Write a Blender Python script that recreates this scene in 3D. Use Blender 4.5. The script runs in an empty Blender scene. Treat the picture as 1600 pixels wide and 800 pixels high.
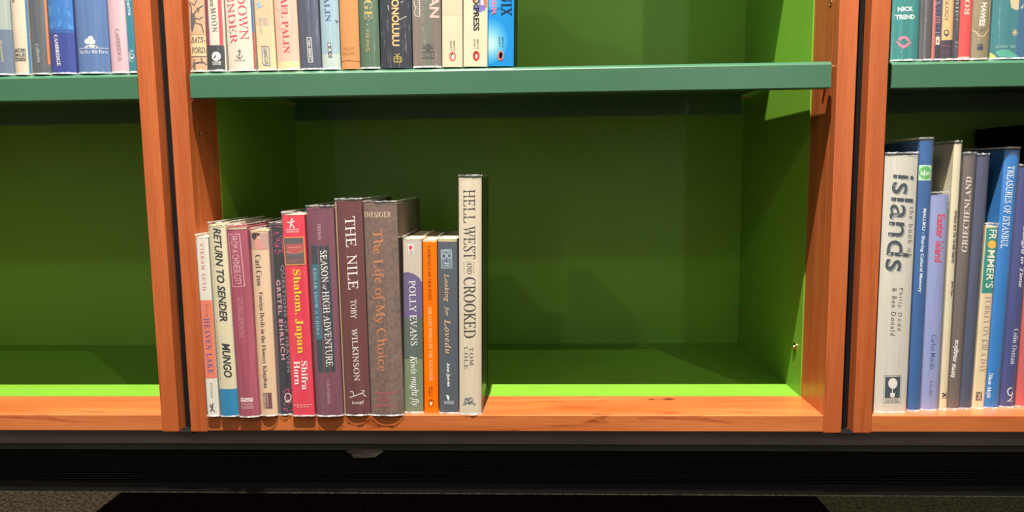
import bpy, bmesh, math, random
import numpy as np
from mathutils import Vector
random.seed(7)
sc = bpy.context.scene
COL = sc.collection

# ------------------------------------------------------------------ camera
F, CX, CY, CZ = 1118.61, 0.42685, -0.82789, 0.28616
YAW, PITCH, ROLL = 0.039072, -0.113721, -0.012047
cy_, sy_ = math.cos(YAW), math.sin(YAW); cp_, sp_ = math.cos(PITCH), math.sin(PITCH)
FW = np.array([-sy_*cp_, cy_*cp_, sp_]); RT0 = np.array([cy_, sy_, 0.]); UP0 = np.cross(RT0, FW)
RT = math.cos(ROLL)*RT0 + math.sin(ROLL)*UP0
UP = -math.sin(ROLL)*RT0 + math.cos(ROLL)*UP0
CAM = np.array([CX, CY, CZ])
cd = bpy.data.cameras.new('camera'); cam = bpy.data.objects.new('camera', cd); COL.objects.link(cam)
cd.sensor_width = 36.0; cd.lens = 36.0*F/1600.0; cd.clip_start = 0.02
from mathutils import Matrix
cam.matrix_world = Matrix(((RT[0], UP[0], -FW[0], CX), (RT[1], UP[1], -FW[1], CY), (RT[2], UP[2], -FW[2], CZ), (0, 0, 0, 1)))
sc.camera = cam

# ------------------------------------------------------------------ world, light, exposure
w = bpy.data.worlds.new('world'); sc.world = w; w.use_nodes = True
w.node_tree.nodes['Background'].inputs[0].default_value = (1.0, 0.85, 0.71, 1)
w.node_tree.nodes['Background'].inputs[1].default_value = 0.27
def spot(name, loc, target, power, radius, color, size=100, blend=.4):
    l = bpy.data.lights.new(name, 'SPOT'); l.energy = power; l.shadow_soft_size = radius; l.color = color
    l.spot_size = math.radians(size); l.spot_blend = blend
    o = bpy.data.objects.new(name, l); COL.objects.link(o); o.location = loc
    o.rotation_euler = (Vector(target)-Vector(loc)).to_track_quat('-Z', 'Y').to_euler()
    return o
spot('track_spot_light', (0.36, -0.774, 2.70), (0.36, 0, 0.2), 930, 0.012, (1.0, 0.955, 0.86))
spot('side_spot_light', (1.55, -1.75, 2.45), (0.3, 0, 0.2), 55, 0.02, (1.0, 0.93, 0.82))
spot('far_spot_light', (-0.9, -1.9, 1.6), (0.6, 0, 0.2), 20, 0.04, (1.0, 0.93, 0.82))
def streak_area_light(name, loc, target, power, sx, sy, color):  # added area lights for streak highlights on the sleeves; no window is known
    l = bpy.data.lights.new(name, 'AREA'); l.shape = 'RECTANGLE'; l.size = sx; l.size_y = sy; l.energy = power; l.color = color
    o = bpy.data.objects.new(name, l); COL.objects.link(o); o.location = loc
    o.rotation_euler = (Vector(target)-Vector(loc)).to_track_quat('-Z', 'Y').to_euler()
streak_area_light('added_streak_light', (1.5, -2.9, 1.3), (.4, 0, .4), 5, .07, 2.2, (.95, .98, 1.0))
streak_area_light('added_streak_light', (-.5, -2.9, 1.3), (.4, 0, .4), 3.5, .06, 2.2, (.95, .98, 1.0))
sc.view_settings.view_transform = 'Standard'; sc.view_settings.look = 'None'
sc.view_settings.gamma = 1; sc.view_settings.use_curve_mapping = False
sc.view_settings.exposure = 0.0

# ------------------------------------------------------------------ helpers
def lin(c):
    return tuple(((v/255)/12.92 if v <= 10 else (((v/255)+.055)/1.055)**2.4) for v in c[:3])
def inv(u, v, X=None, Y=None, Z=None):
    d = FW*F + RT*(u-800) - UP*(v-400)
    i, val = [(i, q) for i, q in ((0, X), (1, Y), (2, Z)) if q is not None][0]
    return CAM + d*(val-CAM[i])/d[i]
def tag(o, label=None, cat=None, group=None, kind=None):
    if label: o['label'] = label
    if cat: o['category'] = cat
    if group: o['group'] = group
    if kind: o['kind'] = kind
    return o
def empty(name, loc=(0, 0, 0)):
    o = bpy.data.objects.new(name, None); COL.objects.link(o); o.location = loc; o.empty_display_size = .02
    return o
def link(name, bm, mats, parent=None, smooth=False):
    me = bpy.data.meshes.new(name)
    bmesh.ops.recalc_face_normals(bm, faces=bm.faces)
    bm.to_mesh(me); bm.free()
    for m in (mats if isinstance(mats, (list, tuple)) else [mats]): me.materials.append(m)
    if smooth:
        for p in me.polygons: p.use_smooth = True
        try: me.set_sharp_from_angle(angle=math.radians(28))
        except Exception: pass
    o = bpy.data.objects.new(name, me); COL.objects.link(o); o.parent = parent
    return o
def box(bm, x0, x1, y0, y1, z0, z1, bev=0.0, seg=2):
    g = bmesh.ops.create_cube(bm, size=1)
    for v in g['verts']:
        v.co = Vector((x0+(v.co.x+.5)*(x1-x0), y0+(v.co.y+.5)*(y1-y0), z0+(v.co.z+.5)*(z1-z0)))
    if bev:
        es = list({e for v in g['verts'] for e in v.link_edges})
        bmesh.ops.bevel(bm, geom=es, offset=bev, segments=seg, affect='EDGES', profile=.6)
def boxo(name, dims, mat, parent=None, bev=0.0):
    bm = bmesh.new(); box(bm, *dims, bev=bev, seg=4 if bev > .001 else 2); return link(name, bm, mat, parent)

# ------------------------------------------------------------------ materials
def new_mat(name):
    m = bpy.data.materials.new(name); m.use_nodes = True
    return m, m.node_tree, m.node_tree.nodes['Principled BSDF']
def node(nt, t, **kw):
    n = nt.nodes.new(t)
    for k, v in kw.items(): setattr(n, k, v)
    return n
def paint(name, c, rough=.4, spec=.5, var=.06, bump=.0, scale=9, coat=0.0):
    m, nt, b = new_mat(name)
    tc = node(nt, 'ShaderNodeTexCoord'); no = node(nt, 'ShaderNodeTexNoise'); no.inputs['Scale'].default_value = scale
    no.inputs['Detail'].default_value = 5
    nt.links.new(tc.outputs['Object'], no.inputs['Vector'])
    r = node(nt, 'ShaderNodeValToRGB'); c = tuple(c)
    r.color_ramp.elements[0].position = .3; r.color_ramp.elements[1].position = .7
    r.color_ramp.elements[0].color = tuple(v*(1-var) for v in c)+(1,); r.color_ramp.elements[1].color = tuple(min(1, v*(1+var)) for v in c)+(1,)
    nt.links.new(no.outputs['Fac'], r.inputs[0]); nt.links.new(r.outputs[0], b.inputs['Base Color'])
    b.inputs['Roughness'].default_value = rough; b.inputs['Specular IOR Level'].default_value = spec
    b.inputs['Coat Weight'].default_value = coat; b.inputs['Coat Roughness'].default_value = .15
    if bump:
        n2 = node(nt, 'ShaderNodeTexNoise'); n2.inputs['Scale'].default_value = 900
        nt.links.new(tc.outputs['Object'], n2.inputs['Vector'])
        bp = node(nt, 'ShaderNodeBump'); bp.inputs['Strength'].default_value = bump; bp.inputs['Distance'].default_value = .0005
        nt.links.new(n2.outputs['Fac'], bp.inputs['Height']); nt.links.new(bp.outputs[0], b.inputs['Normal'])
    return m
def wood(name, axis, dark, light, knots=False):
    m, nt, b = new_mat(name)
    tc = node(nt, 'ShaderNodeTexCoord'); mp = node(nt, 'ShaderNodeMapping')
    s = [26, 26, 26]; s['XYZ'.index(axis)] = 1.6; mp.inputs['Scale'].default_value = s
    nt.links.new(tc.outputs['Object'], mp.inputs['Vector'])
    n1 = node(nt, 'ShaderNodeTexNoise'); n1.inputs['Scale'].default_value = 1.6; n1.inputs['Detail'].default_value = 6; n1.inputs['Distortion'].default_value = .8
    nt.links.new(mp.outputs[0], n1.inputs['Vector'])
    r = node(nt, 'ShaderNodeValToRGB'); r.color_ramp.elements[0].position = .3; r.color_ramp.elements[1].position = .68
    r.color_ramp.elements[0].color = dark+(1,); r.color_ramp.elements[1].color = light+(1,)
    nt.links.new(n1.outputs['Fac'], r.inputs[0])
    mp2 = node(nt, 'ShaderNodeMapping'); s2 = [420, 420, 420]; s2['XYZ'.index(axis)] = 14; mp2.inputs['Scale'].default_value = s2
    nt.links.new(tc.outputs['Object'], mp2.inputs['Vector'])
    n2 = node(nt, 'ShaderNodeTexNoise'); n2.inputs['Scale'].default_value = 1.5; n2.inputs['Detail'].default_value = 4
    nt.links.new(mp2.outputs[0], n2.inputs['Vector'])
    r2 = node(nt, 'ShaderNodeValToRGB'); r2.color_ramp.elements[0].position = .3; r2.color_ramp.elements[1].position = .6
    r2.color_ramp.elements[0].color = (.78, .72, .66, 1); r2.color_ramp.elements[1].color = (1, 1, 1, 1)
    nt.links.new(n2.outputs['Fac'], r2.inputs[0])
    mx = node(nt, 'ShaderNodeMixRGB', blend_type='MULTIPLY'); mx.inputs[0].default_value = .8
    nt.links.new(r.outputs[0], mx.inputs[1]); nt.links.new(r2.outputs[0], mx.inputs[2])
    # sparse dark flecks and reddish streaks of the cherry grain
    mp3 = node(nt, 'ShaderNodeMapping'); s3 = [60, 60, 60]; s3['XYZ'.index(axis)] = 7; mp3.inputs['Scale'].default_value = s3
    nt.links.new(tc.outputs['Object'], mp3.inputs['Vector'])
    n3 = node(nt, 'ShaderNodeTexNoise'); n3.inputs['Scale'].default_value = 1.0; n3.inputs['Detail'].default_value = 3; n3.inputs['Distortion'].default_value = 1.4
    nt.links.new(mp3.outputs[0], n3.inputs['Vector'])
    r3 = node(nt, 'ShaderNodeValToRGB'); r3.color_ramp.elements[0].position = .64; r3.color_ramp.elements[1].position = .74
    r3.color_ramp.elements[0].color = (1, 1, 1, 1); r3.color_ramp.elements[1].color = (.55, .36, .28, 1)
    nt.links.new(n3.outputs['Fac'], r3.inputs[0])
    mx2 = node(nt, 'ShaderNodeMixRGB', blend_type='MULTIPLY'); mx2.inputs[0].default_value = .9 if knots else .35
    nt.links.new(mx.outputs[0], mx2.inputs[1]); nt.links.new(r3.outputs[0], mx2.inputs[2])
    nt.links.new(mx2.outputs[0], b.inputs['Base Color'])
    b.inputs['Roughness'].default_value = .38; b.inputs['Coat Weight'].default_value = .7 if axis == 'X' else .25; b.inputs['Coat Roughness'].default_value = .2
    bp = node(nt, 'ShaderNodeBump'); bp.inputs['Strength'].default_value = .12; bp.inputs['Distance'].default_value = .0004
    nt.links.new(n2.outputs['Fac'], bp.inputs['Height']); nt.links.new(bp.outputs[0], b.inputs['Normal'])
    return m
WD, WL = (.385, .086, .022), (.56, .142, .040)
wood_z = wood('cherry_wood_upright', 'Z', WD, WL)
wood_x = wood('cherry_wood_rail', 'X', (.47, .115, .028), (.66, .20, .060), True)
def spots(m, pts):
    """dark knots of the board itself, each at its own place in the wood"""
    m = m.copy(); nt = m.node_tree; b = nt.nodes['Principled BSDF']; tc = node(nt, 'ShaderNodeTexCoord')
    src = b.inputs['Base Color'].links[0].from_socket
    for (x, y, rx, ry, col) in pts:
        mp = node(nt, 'ShaderNodeMapping', vector_type='POINT'); mp.inputs['Location'].default_value = (-x/rx, -y/ry, 0); mp.inputs['Scale'].default_value = (1/rx, 1/ry, 0)
        no = node(nt, 'ShaderNodeTexNoise'); no.inputs['Scale'].default_value = 2.2; no.inputs['Detail'].default_value = 3
        ln = node(nt, 'ShaderNodeVectorMath', operation='LENGTH'); ad = node(nt, 'ShaderNodeMath', operation='ADD'); ad2 = node(nt, 'ShaderNodeMath', operation='SUBTRACT'); ad2.inputs[1].default_value = .5
        nt.links.new(tc.outputs['Object'], mp.inputs[0]); nt.links.new(mp.outputs[0], ln.inputs[0]); nt.links.new(mp.outputs[0], no.inputs['Vector']); nt.links.new(no.outputs['Fac'], ad2.inputs[0])
        nt.links.new(ln.outputs['Value'], ad.inputs[0]); nt.links.new(ad2.outputs[0], ad.inputs[1])
        r = node(nt, 'ShaderNodeMapRange'); r.inputs['From Min'].default_value = .35; r.inputs['From Max'].default_value = 1; r.inputs['To Min'].default_value = 1; r.inputs['To Max'].default_value = 0
        nt.links.new(ad.outputs[0], r.inputs[0]); mx = node(nt, 'ShaderNodeMixRGB'); nt.links.new(r.outputs[0], mx.inputs[0]); nt.links.new(src, mx.inputs[1]); mx.inputs[2].default_value = col+(1,); src = mx.outputs[0]
    nt.links.new(src, b.inputs['Base Color'])
    return m
def kn(u, v, rx, ry, col=(.09, .022, .010)):
    P = inv(u, v, Z=0); return (float(P[0]), float(P[1]), rx, ry, col)
RED = (.50, .085, .018)
wood_x_c = spots(wood_x, [kn(900, 637, .05, .010, RED), kn(845, 632, .04, .006, (.62, .15, .03)), kn(1046, 645, .02, .006, RED), kn(1035, 624, .03, .0055, (.45, .10, .03)), kn(1018, 624, .006, .0035), kn(1045, 623.5, .010, .006)])
green_in = paint('lime_green_laminate', (.172, .385, .030), .42, .5, .05)
green_tray = paint('sea_green_powder_coat', (.042, .142, .074), .36, .6, .04, bump=.1, coat=.5)
green_tray.node_tree.nodes['Principled BSDF'].inputs['Coat Roughness'].default_value = .3
dark_gap = paint('black_filler', (.006, .005, .005), .8, .2)
plinth_m = paint('grey_brown_plinth', (.17, .14, .11), .6, .3, .15)
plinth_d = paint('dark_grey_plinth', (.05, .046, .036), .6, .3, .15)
grille_m = paint('black_grille', (.006, .006, .0055), .5, .4)
slit_m = paint('black_recess', (.003, .003, .003), .8, .1)
brass = paint('brass', (.55, .42, .16), .28, .5); brass.node_tree.nodes['Principled BSDF'].inputs['Metallic'].default_value = 1
pages_m = None
def pages_mat():
    m, nt, b = new_mat('cream_page_edges')
    tc = node(nt, 'ShaderNodeTexCoord'); mp = node(nt, 'ShaderNodeMapping'); mp.inputs['Scale'].default_value = (2200, 20, 6)
    nt.links.new(tc.outputs['Object'], mp.inputs[0]); n = node(nt, 'ShaderNodeTexNoise'); n.inputs['Scale'].default_value = 1
    nt.links.new(mp.outputs[0], n.inputs['Vector']); r = node(nt, 'ShaderNodeValToRGB')
    r.color_ramp.elements[0].position = .35; r.color_ramp.elements[0].color = (.50, .38, .20, 1); r.color_ramp.elements[1].position = .6; r.color_ramp.elements[1].color = (.76, .66, .44, 1)
    nt.links.new(n.outputs['Fac'], r.inputs[0]); nt.links.new(r.outputs[0], b.inputs['Base Color']); b.inputs['Roughness'].default_value = .8
    return m
pages_m = pages_mat()
def film_mat():
    m = bpy.data.materials.new('clear_plastic_film'); m.use_nodes = True; nt = m.node_tree; nt.nodes.clear()
    out = node(nt, 'ShaderNodeOutputMaterial'); tr = node(nt, 'ShaderNodeBsdfTransparent'); gl = node(nt, 'ShaderNodeBsdfGlossy'); gl.inputs['Roughness'].default_value = .09
    df = node(nt, 'ShaderNodeBsdfDiffuse'); df.inputs[0].default_value = (.75, .75, .75, 1)
    lw = node(nt, 'ShaderNodeLayerWeight'); fr = node(nt, 'ShaderNodeMath', operation='MULTIPLY_ADD'); pw = node(nt, 'ShaderNodeMath', operation='POWER')
    pw.inputs[1].default_value = 5; fr.inputs[1].default_value = .45; fr.inputs[2].default_value = .04
    nt.links.new(lw.outputs['Facing'], pw.inputs[0]); nt.links.new(pw.outputs[0], fr.inputs[0])
    tc = node(nt, 'ShaderNodeTexCoord'); mp = node(nt, 'ShaderNodeMapping'); mp.inputs['Scale'].default_value = (150, 150, 7)
    no = node(nt, 'ShaderNodeTexNoise'); no.inputs['Scale'].default_value = 1; no.inputs['Detail'].default_value = 2
    bp = node(nt, 'ShaderNodeBump'); bp.inputs['Strength'].default_value = .55; bp.inputs['Distance'].default_value = .0016
    nt.links.new(tc.outputs['Object'], mp.inputs[0]); nt.links.new(mp.outputs[0], no.inputs['Vector']); nt.links.new(no.outputs['Fac'], bp.inputs['Height'])
    nt.links.new(bp.outputs[0], gl.inputs['Normal'])
    m1 = node(nt, 'ShaderNodeMixShader'); m2 = node(nt, 'ShaderNodeMixShader'); m1.inputs[0].default_value = .05
    nt.links.new(tr.outputs[0], m1.inputs[1]); nt.links.new(df.outputs[0], m1.inputs[2])
    nt.links.new(fr.outputs[0], m2.inputs[0]); nt.links.new(m1.outputs[0], m2.inputs[1]); nt.links.new(gl.outputs[0], m2.inputs[2])
    nt.links.new(m2.outputs[0], out.inputs[0])
    return m
film_m = film_mat()
def hem_mat():
    m = bpy.data.materials.new('frosted_film_edge'); m.use_nodes = True; nt = m.node_tree; nt.nodes.clear()
    out = node(nt, 'ShaderNodeOutputMaterial'); tr = node(nt, 'ShaderNodeBsdfTransparent'); b = node(nt, 'ShaderNodeBsdfPrincipled')
    b.inputs['Base Color'].default_value = (.75, .76, .76, 1); b.inputs['Roughness'].default_value = .2
    tc = node(nt, 'ShaderNodeTexCoord'); no = node(nt, 'ShaderNodeTexNoise'); no.inputs['Scale'].default_value = 260; no.inputs['Detail'].default_value = 4
    r = node(nt, 'ShaderNodeMapRange'); r.inputs['From Min'].default_value = .35; r.inputs['From Max'].default_value = .62; r.inputs['To Max'].default_value = .95; r.inputs['To Min'].default_value = .35
    nt.links.new(tc.outputs['Object'], no.inputs['Vector']); nt.links.new(no.outputs['Fac'], r.inputs[0])
    mx = node(nt, 'ShaderNodeMixShader'); nt.links.new(r.outputs[0], mx.inputs[0]); nt.links.new(tr.outputs[0], mx.inputs[1]); nt.links.new(b.outputs[0], mx.inputs[2]); nt.links.new(mx.outputs[0], out.inputs[0])
    bp = node(nt, 'ShaderNodeBump'); bp.inputs['Strength'].default_value = .8; bp.inputs['Distance'].default_value = .001
    nt.links.new(no.outputs['Fac'], bp.inputs['Height']); nt.links.new(bp.outputs[0], b.inputs['Normal'])
    return m
hem_m = hem_mat()
_ink = {}
def ink(c, rough=.5):
    k = tuple(c)
    if k not in _ink:
        m, nt, b = new_mat('print_ink'); b.inputs['Base Color'].default_value = lin(c)+(1,); b.inputs['Roughness'].default_value = rough; b.inputs['Specular IOR Level'].default_value = .3
        _ink[k] = m
    return _ink[k]
_cov = {}
def cover_mat(c, kind='plain', c2=None):
    k = (tuple(c), kind)
    if k in _cov: return _cov[k]
    m, nt, b = new_mat('book_cover'); L = lin(c); L2 = lin(c2) if c2 else tuple(v*.82 for v in L)
    tc = node(nt, 'ShaderNodeTexCoord'); mp = node(nt, 'ShaderNodeMapping')
    no = node(nt, 'ShaderNodeTexNoise'); no.inputs['Detail'].default_value = 6; no.inputs['Scale'].default_value = 1
    lo, hi = .35, .7
    sc_ = (60, 60, 25)
    if kind == 'cloth': sc_ = (700, 700, 500); lo, hi = .38, .6
    if kind == 'worn': sc_ = (420, 420, 60); lo, hi = .58, .68
    if kind == 'texture': sc_ = (260, 260, 200); lo, hi = .3, .7
    if kind == 'marble': sc_ = (130, 130, 70); lo, hi = .4, .6
    if kind == 'streak': sc_ = (300, 300, 10); lo, hi = .35, .7
    mp.inputs['Scale'].default_value = sc_
    nt.links.new(tc.outputs['Object'], mp.inputs[0]); nt.links.new(mp.outputs[0], no.inputs['Vector'])
    r = node(nt, 'ShaderNodeValToRGB'); r.color_ramp.elements[0].position = lo; r.color_ramp.elements[1].position = hi
    r.color_ramp.elements[0].color = L+(1,); r.color_ramp.elements[1].color = (L2 if kind != 'plain' else tuple(v*.9 for v in L))+(1,)
    nt.links.new(no.outputs['Fac'], r.inputs[0]); nt.links.new(r.outputs[0], b.inputs['Base Color'])
    b.inputs['Roughness'].default_value = .75 if kind in ('cloth', 'worn') else .42
    b.inputs['Specular IOR Level'].default_value = .35
    _cov[k] = m
    return m

# ------------------------------------------------------------------ lettering
def remap(t, U, L, D=None):
    o = ''
    for c in t:
        if 'A' <= c <= 'Z': o += chr(U+ord(c)-65)
        elif 'a' <= c <= 'z': o += '\u210e' if (L == 0x1D44E and c == 'h') else chr(L+ord(c)-97)
        elif c.isdigit() and D: o += chr(D+ord(c)-48)
        else: o += c
    return o
STY = {'sans': (None, .003, 0), 'sansb': (None, .026, 0), 'sansi': (None, .028, .28), 'serif': ((0x1D434, 0x1D44E), .004, -.3), 'ital': ((0x1D434, 0x1D44E), .006, 0),
       'serifb': ((0x1D400, 0x1D41A, 0x1D7CE), 0, 0), 'roman': ((0x1D400, 0x1D41A, 0x1D7CE), -.013, 0), 'italb': ((0x1D434, 0x1D44E), .022, 0), 'sansh': (None, .012, 0), 'thin': (None, -.002, 0)}
_tc = {}
def text_tris(t, style, space=1.0):
    k = (t, style, space)
    if k in _tc: return _tc[k]
    mp, off, sh = STY[style]
    c = bpy.data.curves.new('lettering', 'FONT'); c.body = remap(t, *mp) if mp else t
    c.offset = off; c.shear = sh; c.resolution_u = 3; c.space_character = space
    o = bpy.data.objects.new('lettering', c); COL.objects.link(o)
    me = o.to_mesh()
    vs = np.array([v.co[:2] for v in me.vertices]); fs = [tuple(p.vertices) for p in me.polygons]
    o.to_mesh_clear(); bpy.data.objects.remove(o); bpy.data.curves.remove(c)
    lo = vs.min(0); hi = vs.max(0); vs = (vs-lo)/np.maximum(hi-lo, 1e-6)
    _tc[k] = (vs, fs)
    return _tc[k]
# every element below is drawn on the real spine plane of its book; coordinates are read off the photograph
def T(t, st, c, x0, y0, x1, y1, h, sp=1.0): return ('T', t, st, c, x0, y0, x1, y1, h, sp)
def Q(c, *pts): return ('P', c, [pts])
def Eo(c, cx, cy, rx, ry, n=20): return ('P', c, [[(cx+rx*math.cos(a*2*math.pi/n), cy+ry*math.sin(a*2*math.pi/n)) for a in range(n)]])
def Ln(c, w, *pts):
    o = []
    for (x0, y0), (x1, y1) in zip(pts[:-1], pts[1:]):
        d = math.hypot(x1-x0, y1-y0) or 1; nx, ny = -(y1-y0)/d*w/2, (x1-x0)/d*w/2
        o.append([(x0+nx, y0+ny), (x1+nx, y1+ny), (x1-nx, y1-ny), (x0-nx, y0-ny)])
    return ('P', c, o)
def Rg(c, w, *pts): return Ln(c, w, *(list(pts)+[pts[0]]))
def Cv(c, w, cx, cy, rx, ry, a0=0, a1=360, n=16):
    return Ln(c, w, *[(cx+rx*math.cos(math.radians(a0+(a1-a0)*i/n)), cy+ry*math.sin(math.radians(a0+(a1-a0)*i/n))) for i in range(n+1)])
def Z(c, y0, y1, f0=0., f1=1.): return ('Z', c, y0, y1, f0, f1)          # a printed zone between two heights, across part of the spine
def Bird(cx, cy, rx, ry, rim, body=(245, 240, 225), bg=None, dark=(60, 25, 20)):
    r = [Eo(rim, cx, cy, rx, ry)]
    if bg: r.append(Eo(bg, cx, cy, rx*.8, ry*.82))
    r += [Eo(dark, cx, cy-ry*.05, rx*.45, ry*.66, 14), Eo(body, cx+rx*.08, cy+ry*.1, rx*.34, ry*.52, 12), Eo(dark, cx-rx*.05, cy-ry*.52, rx*.26, ry*.2, 10)]
    return r

def make_book(b, t, col, label, group, art=(), z0=0.0, y0=None, H=None, depth=.135, hard=True, film=True, kind='plain', c2=None, width=None, gap=.0006, side=None, turn=0.0):
    """b, t = (left, right, y) of the spine's foot and head in the photograph."""
    if y0 is None: y0 = float(inv((b[0]+b[1])/2, b[2], Z=z0)[1])
    y0 = max(-.012, min(.03, y0))
    pl, pr = inv(b[0], b[2], Y=y0), inv(b[1], b[2], Y=y0)
    tl, tr = inv(t[0], t[2], Y=y0), inv(t[1], t[2], Y=y0)
    B = np.array([(pl[0]+pr[0])/2, z0]); Tp = np.array([(tl[0]+tr[0])/2, (tl[2]+tr[2])/2])
    u = Tp-B; h = np.linalg.norm(u); u /= h
    if H is None: H = h
    wd = (width or (pr[0]-pl[0])) - gap
    phi = math.atan2(u[0], u[1]); a = np.array([math.cos(phi), -math.sin(phi)])
    bz = z0 + wd/2*abs(math.sin(phi)) + .0002
    if 'DBG' in globals(): DBG.append((group, b[0], y0, wd, H, B[0]-wd/2, B[0]+wd/2, B[0]+u[0]*H-wd/2, B[0]+u[0]*H+wd/2))
    root = empty('book', (B[0], y0, bz)); root.rotation_euler = (0, phi, turn)
    tag(root, label, 'book', group)
    bul, n = (.0032, 2.6) if hard else (.0009, 8)
    bul = min(bul, wd*.16)
    def prof(s): return bul*min(1.0, abs(2*s/wd))**n
    def outline(off, dep, N=14, trim=0.0):
        pts = [(-wd/2-off, dep)]
        for i in range(N+1):
            q = -1+2*i/N; q = math.copysign(1-(1-abs(q))**1.8, q); s = q*(wd/2)
            pts.append((s*(1+off*2/wd), prof(s)-off))
        pts.append((wd/2+off, dep)); return pts
    # cover: boards and spine bent from one sheet
    th = .0016 if hard else .0004
    bm = bmesh.new(); o = outline(0, depth); i_ = [(min(max(x, -wd/2+th), wd/2-th), max(y, 0)+(th if 0 < k < len(o)-1 else 0)) for k, (x, y) in enumerate(o)]
    vs = [[bm.verts.new((x, y, z)) for (x, y) in P] for P in (o, i_) for z in (0, H)]
    for k in range(len(o)-1):
        bm.faces.new((vs[0][k], vs[0][k+1], vs[1][k+1], vs[1][k])); bm.faces.new((vs[2][k+1], vs[2][k], vs[3][k], vs[3][k+1]))
        bm.faces.new((vs[1][k], vs[1][k+1], vs[3][k+1], vs[3][k])); bm.faces.new((vs[0][k+1], vs[0][k], vs[2][k], vs[2][k+1]))
    for k in (0, len(o)-1): bm.faces.new((vs[0][k], vs[1][k], vs[3][k], vs[2][k]))
    bm.normal_update()
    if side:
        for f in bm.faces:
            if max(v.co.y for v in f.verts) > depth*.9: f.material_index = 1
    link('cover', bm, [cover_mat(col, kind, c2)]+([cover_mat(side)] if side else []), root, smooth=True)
    m = .003 if hard else .0004
    boxo('page_block', (-wd/2+th, wd/2-th, bul+th+.0005, depth-m, m if hard else .0001, H-m), pages_m, root)
    # printed spine
    art = [e for g in art for e in (g if isinstance(g, list) else [g])]
    if art:
        bm = bmesh.new(); mats = []; mi = {}
        def loc(px, py):
            P = inv(px, py, Y=y0); d = np.array([P[0], P[2]])-np.array([B[0], bz]); return float(d@a), float(d@u)
        lim = wd/2*.995
        for k, e in enumerate(art):
            eps = -(.00007+.00002*min(k, 14)); c = e[3] if e[0] == 'T' else e[1]
            if c not in mi: mi[c] = len(mats); mats.append(ink(c))
            def face(vv):
                try: f = bm.faces.new(vv); f.material_index = mi[c]
                except ValueError: pass
            if e[0] == 'T':
                _, t_, st, _, x0, ya, x1, yb, hh, sp = e
                V, Fs = text_tris(t_, st, sp); L = math.hypot(x1-x0, yb-ya); dx, dy = (x1-x0)/L, (yb-ya)/L
                bv = []
                for (p, q) in V:
                    s, z = loc(x0+dx*L*p+dy*hh*(q-.5), ya+dy*L*p-dx*hh*(q-.5)); bv.append(bm.verts.new((max(-lim, min(lim, s)), eps, min(z, H-.0005))))
                for f in Fs: face([bv[j] for j in f])
            elif e[0] == 'P':
                for poly in e[2]:
                    vv = []
                    for (x, y) in poly:
                        s, z = loc(x, y); vv.append(bm.verts.new((max(-lim, min(lim, s)), eps, min(max(z, .0003), H-.0005))))
                    face(vv)
            else:
                _, _, ya, yb, f0, f1 = e; xm = (b[0]+b[1])/2
                za, zb = min(loc(xm, ya)[1], H-.0004), max(loc(xm, yb)[1], .0004)
                N = 12
                for j in range(N):
                    s0 = (-.5+f0+(f1-f0)*j/N)*wd*.998; s1 = (-.5+f0+(f1-f0)*(j+1)/N)*wd*.998
                    face([bm.verts.new((s, eps, z)) for s, z in ((s0, zb), (s1, zb), (s1, za), (s0, za))])
        for q in (-.93, -.82, -.65, -.4, 0, .4, .65, .82, .93):
            bmesh.ops.bisect_plane(bm, geom=bm.verts[:]+bm.edges[:]+bm.faces[:], plane_co=(q*wd/2, 0, 0), plane_no=(1, 0, 0))
        for v in bm.verts: v.co.y += prof(v.co.x)
        for f in bm.faces:
            f.normal_update()
            if f.normal.y > 0: f.normal_flip()
        me = bpy.data.meshes.new('spine_print'); bm.to_mesh(me); bm.free()
        for mm in mats: me.materials.append(mm)
        ob = bpy.data.objects.new('spine_print', me); COL.objects.link(ob); ob.parent = root
    if film:
        bm = bmesh.new(); off = .00055 if gap < .002 else .0008
        o = outline(off, depth*.8, 18); o = [(x, y-(.0006 if 0 < k < len(o)-1 else 0)) for k, (x, y) in enumerate(o)]
        top = H+.0038; lv = [0.0, .0016, H-.001, top-.0014, top]
        rows = []
        for li, z in enumerate(lv):
            row = []
            for k, (x, y) in enumerate(o):
                jz = random.uniform(-.0005, .0006) if li == 4 else (random.uniform(0, .0006) if li == 1 else random.uniform(-.0003, .0003) if li == 3 else 0)
                jy = random.uniform(-.0006, .0003) if li in (0, 4) and 0 < k < len(o)-1 else 0
                row.append(bm.verts.new((x, y+jy, z+jz)))
            rows.append(row)
        for li in range(4):
            for k in range(len(o)-1):
                f = bm.faces.new((rows[li][k], rows[li][k+1], rows[li+1][k+1], rows[li+1][k])); f.material_index = 1 if li in (0, 3) else 0
        link('plastic_sleeve', bm, [film_m, hem_m], root, smooth=True)
    return root

# ------------------------------------------------------------------ setting
boxo('wall_back', (-2.2, 3.0, .40, .46, -.109, 2.6), paint('grey_wall', (.3, .29, .27), .8), None)['kind'] = 'structure'
FZ = -.109
def carpet(name, c, c2):
    m, nt, b = new_mat(name); tc = node(nt, 'ShaderNodeTexCoord'); no = node(nt, 'ShaderNodeTexNoise'); no.inputs['Scale'].default_value = 260; no.inputs['Detail'].default_value = 5
    nt.links.new(tc.outputs['Object'], no.inputs['Vector']); r = node(nt, 'ShaderNodeValToRGB'); r.color_ramp.elements[0].position = .35; r.color_ramp.elements[1].position = .65
    r.color_ramp.elements[0].color = c+(1,); r.color_ramp.elements[1].color = c2+(1,); nt.links.new(no.outputs['Fac'], r.inputs[0]); nt.links.new(r.outputs[0], b.inputs['Base Color'])
    bp = node(nt, 'ShaderNodeBump'); bp.inputs['Distance'].default_value = .003; nt.links.new(no.outputs['Fac'], bp.inputs['Height']); nt.links.new(bp.outputs[0], b.inputs['Normal'])
    b.inputs['Roughness'].default_value = 1; b.inputs['Specular IOR Level'].default_value = 0
    return m
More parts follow.
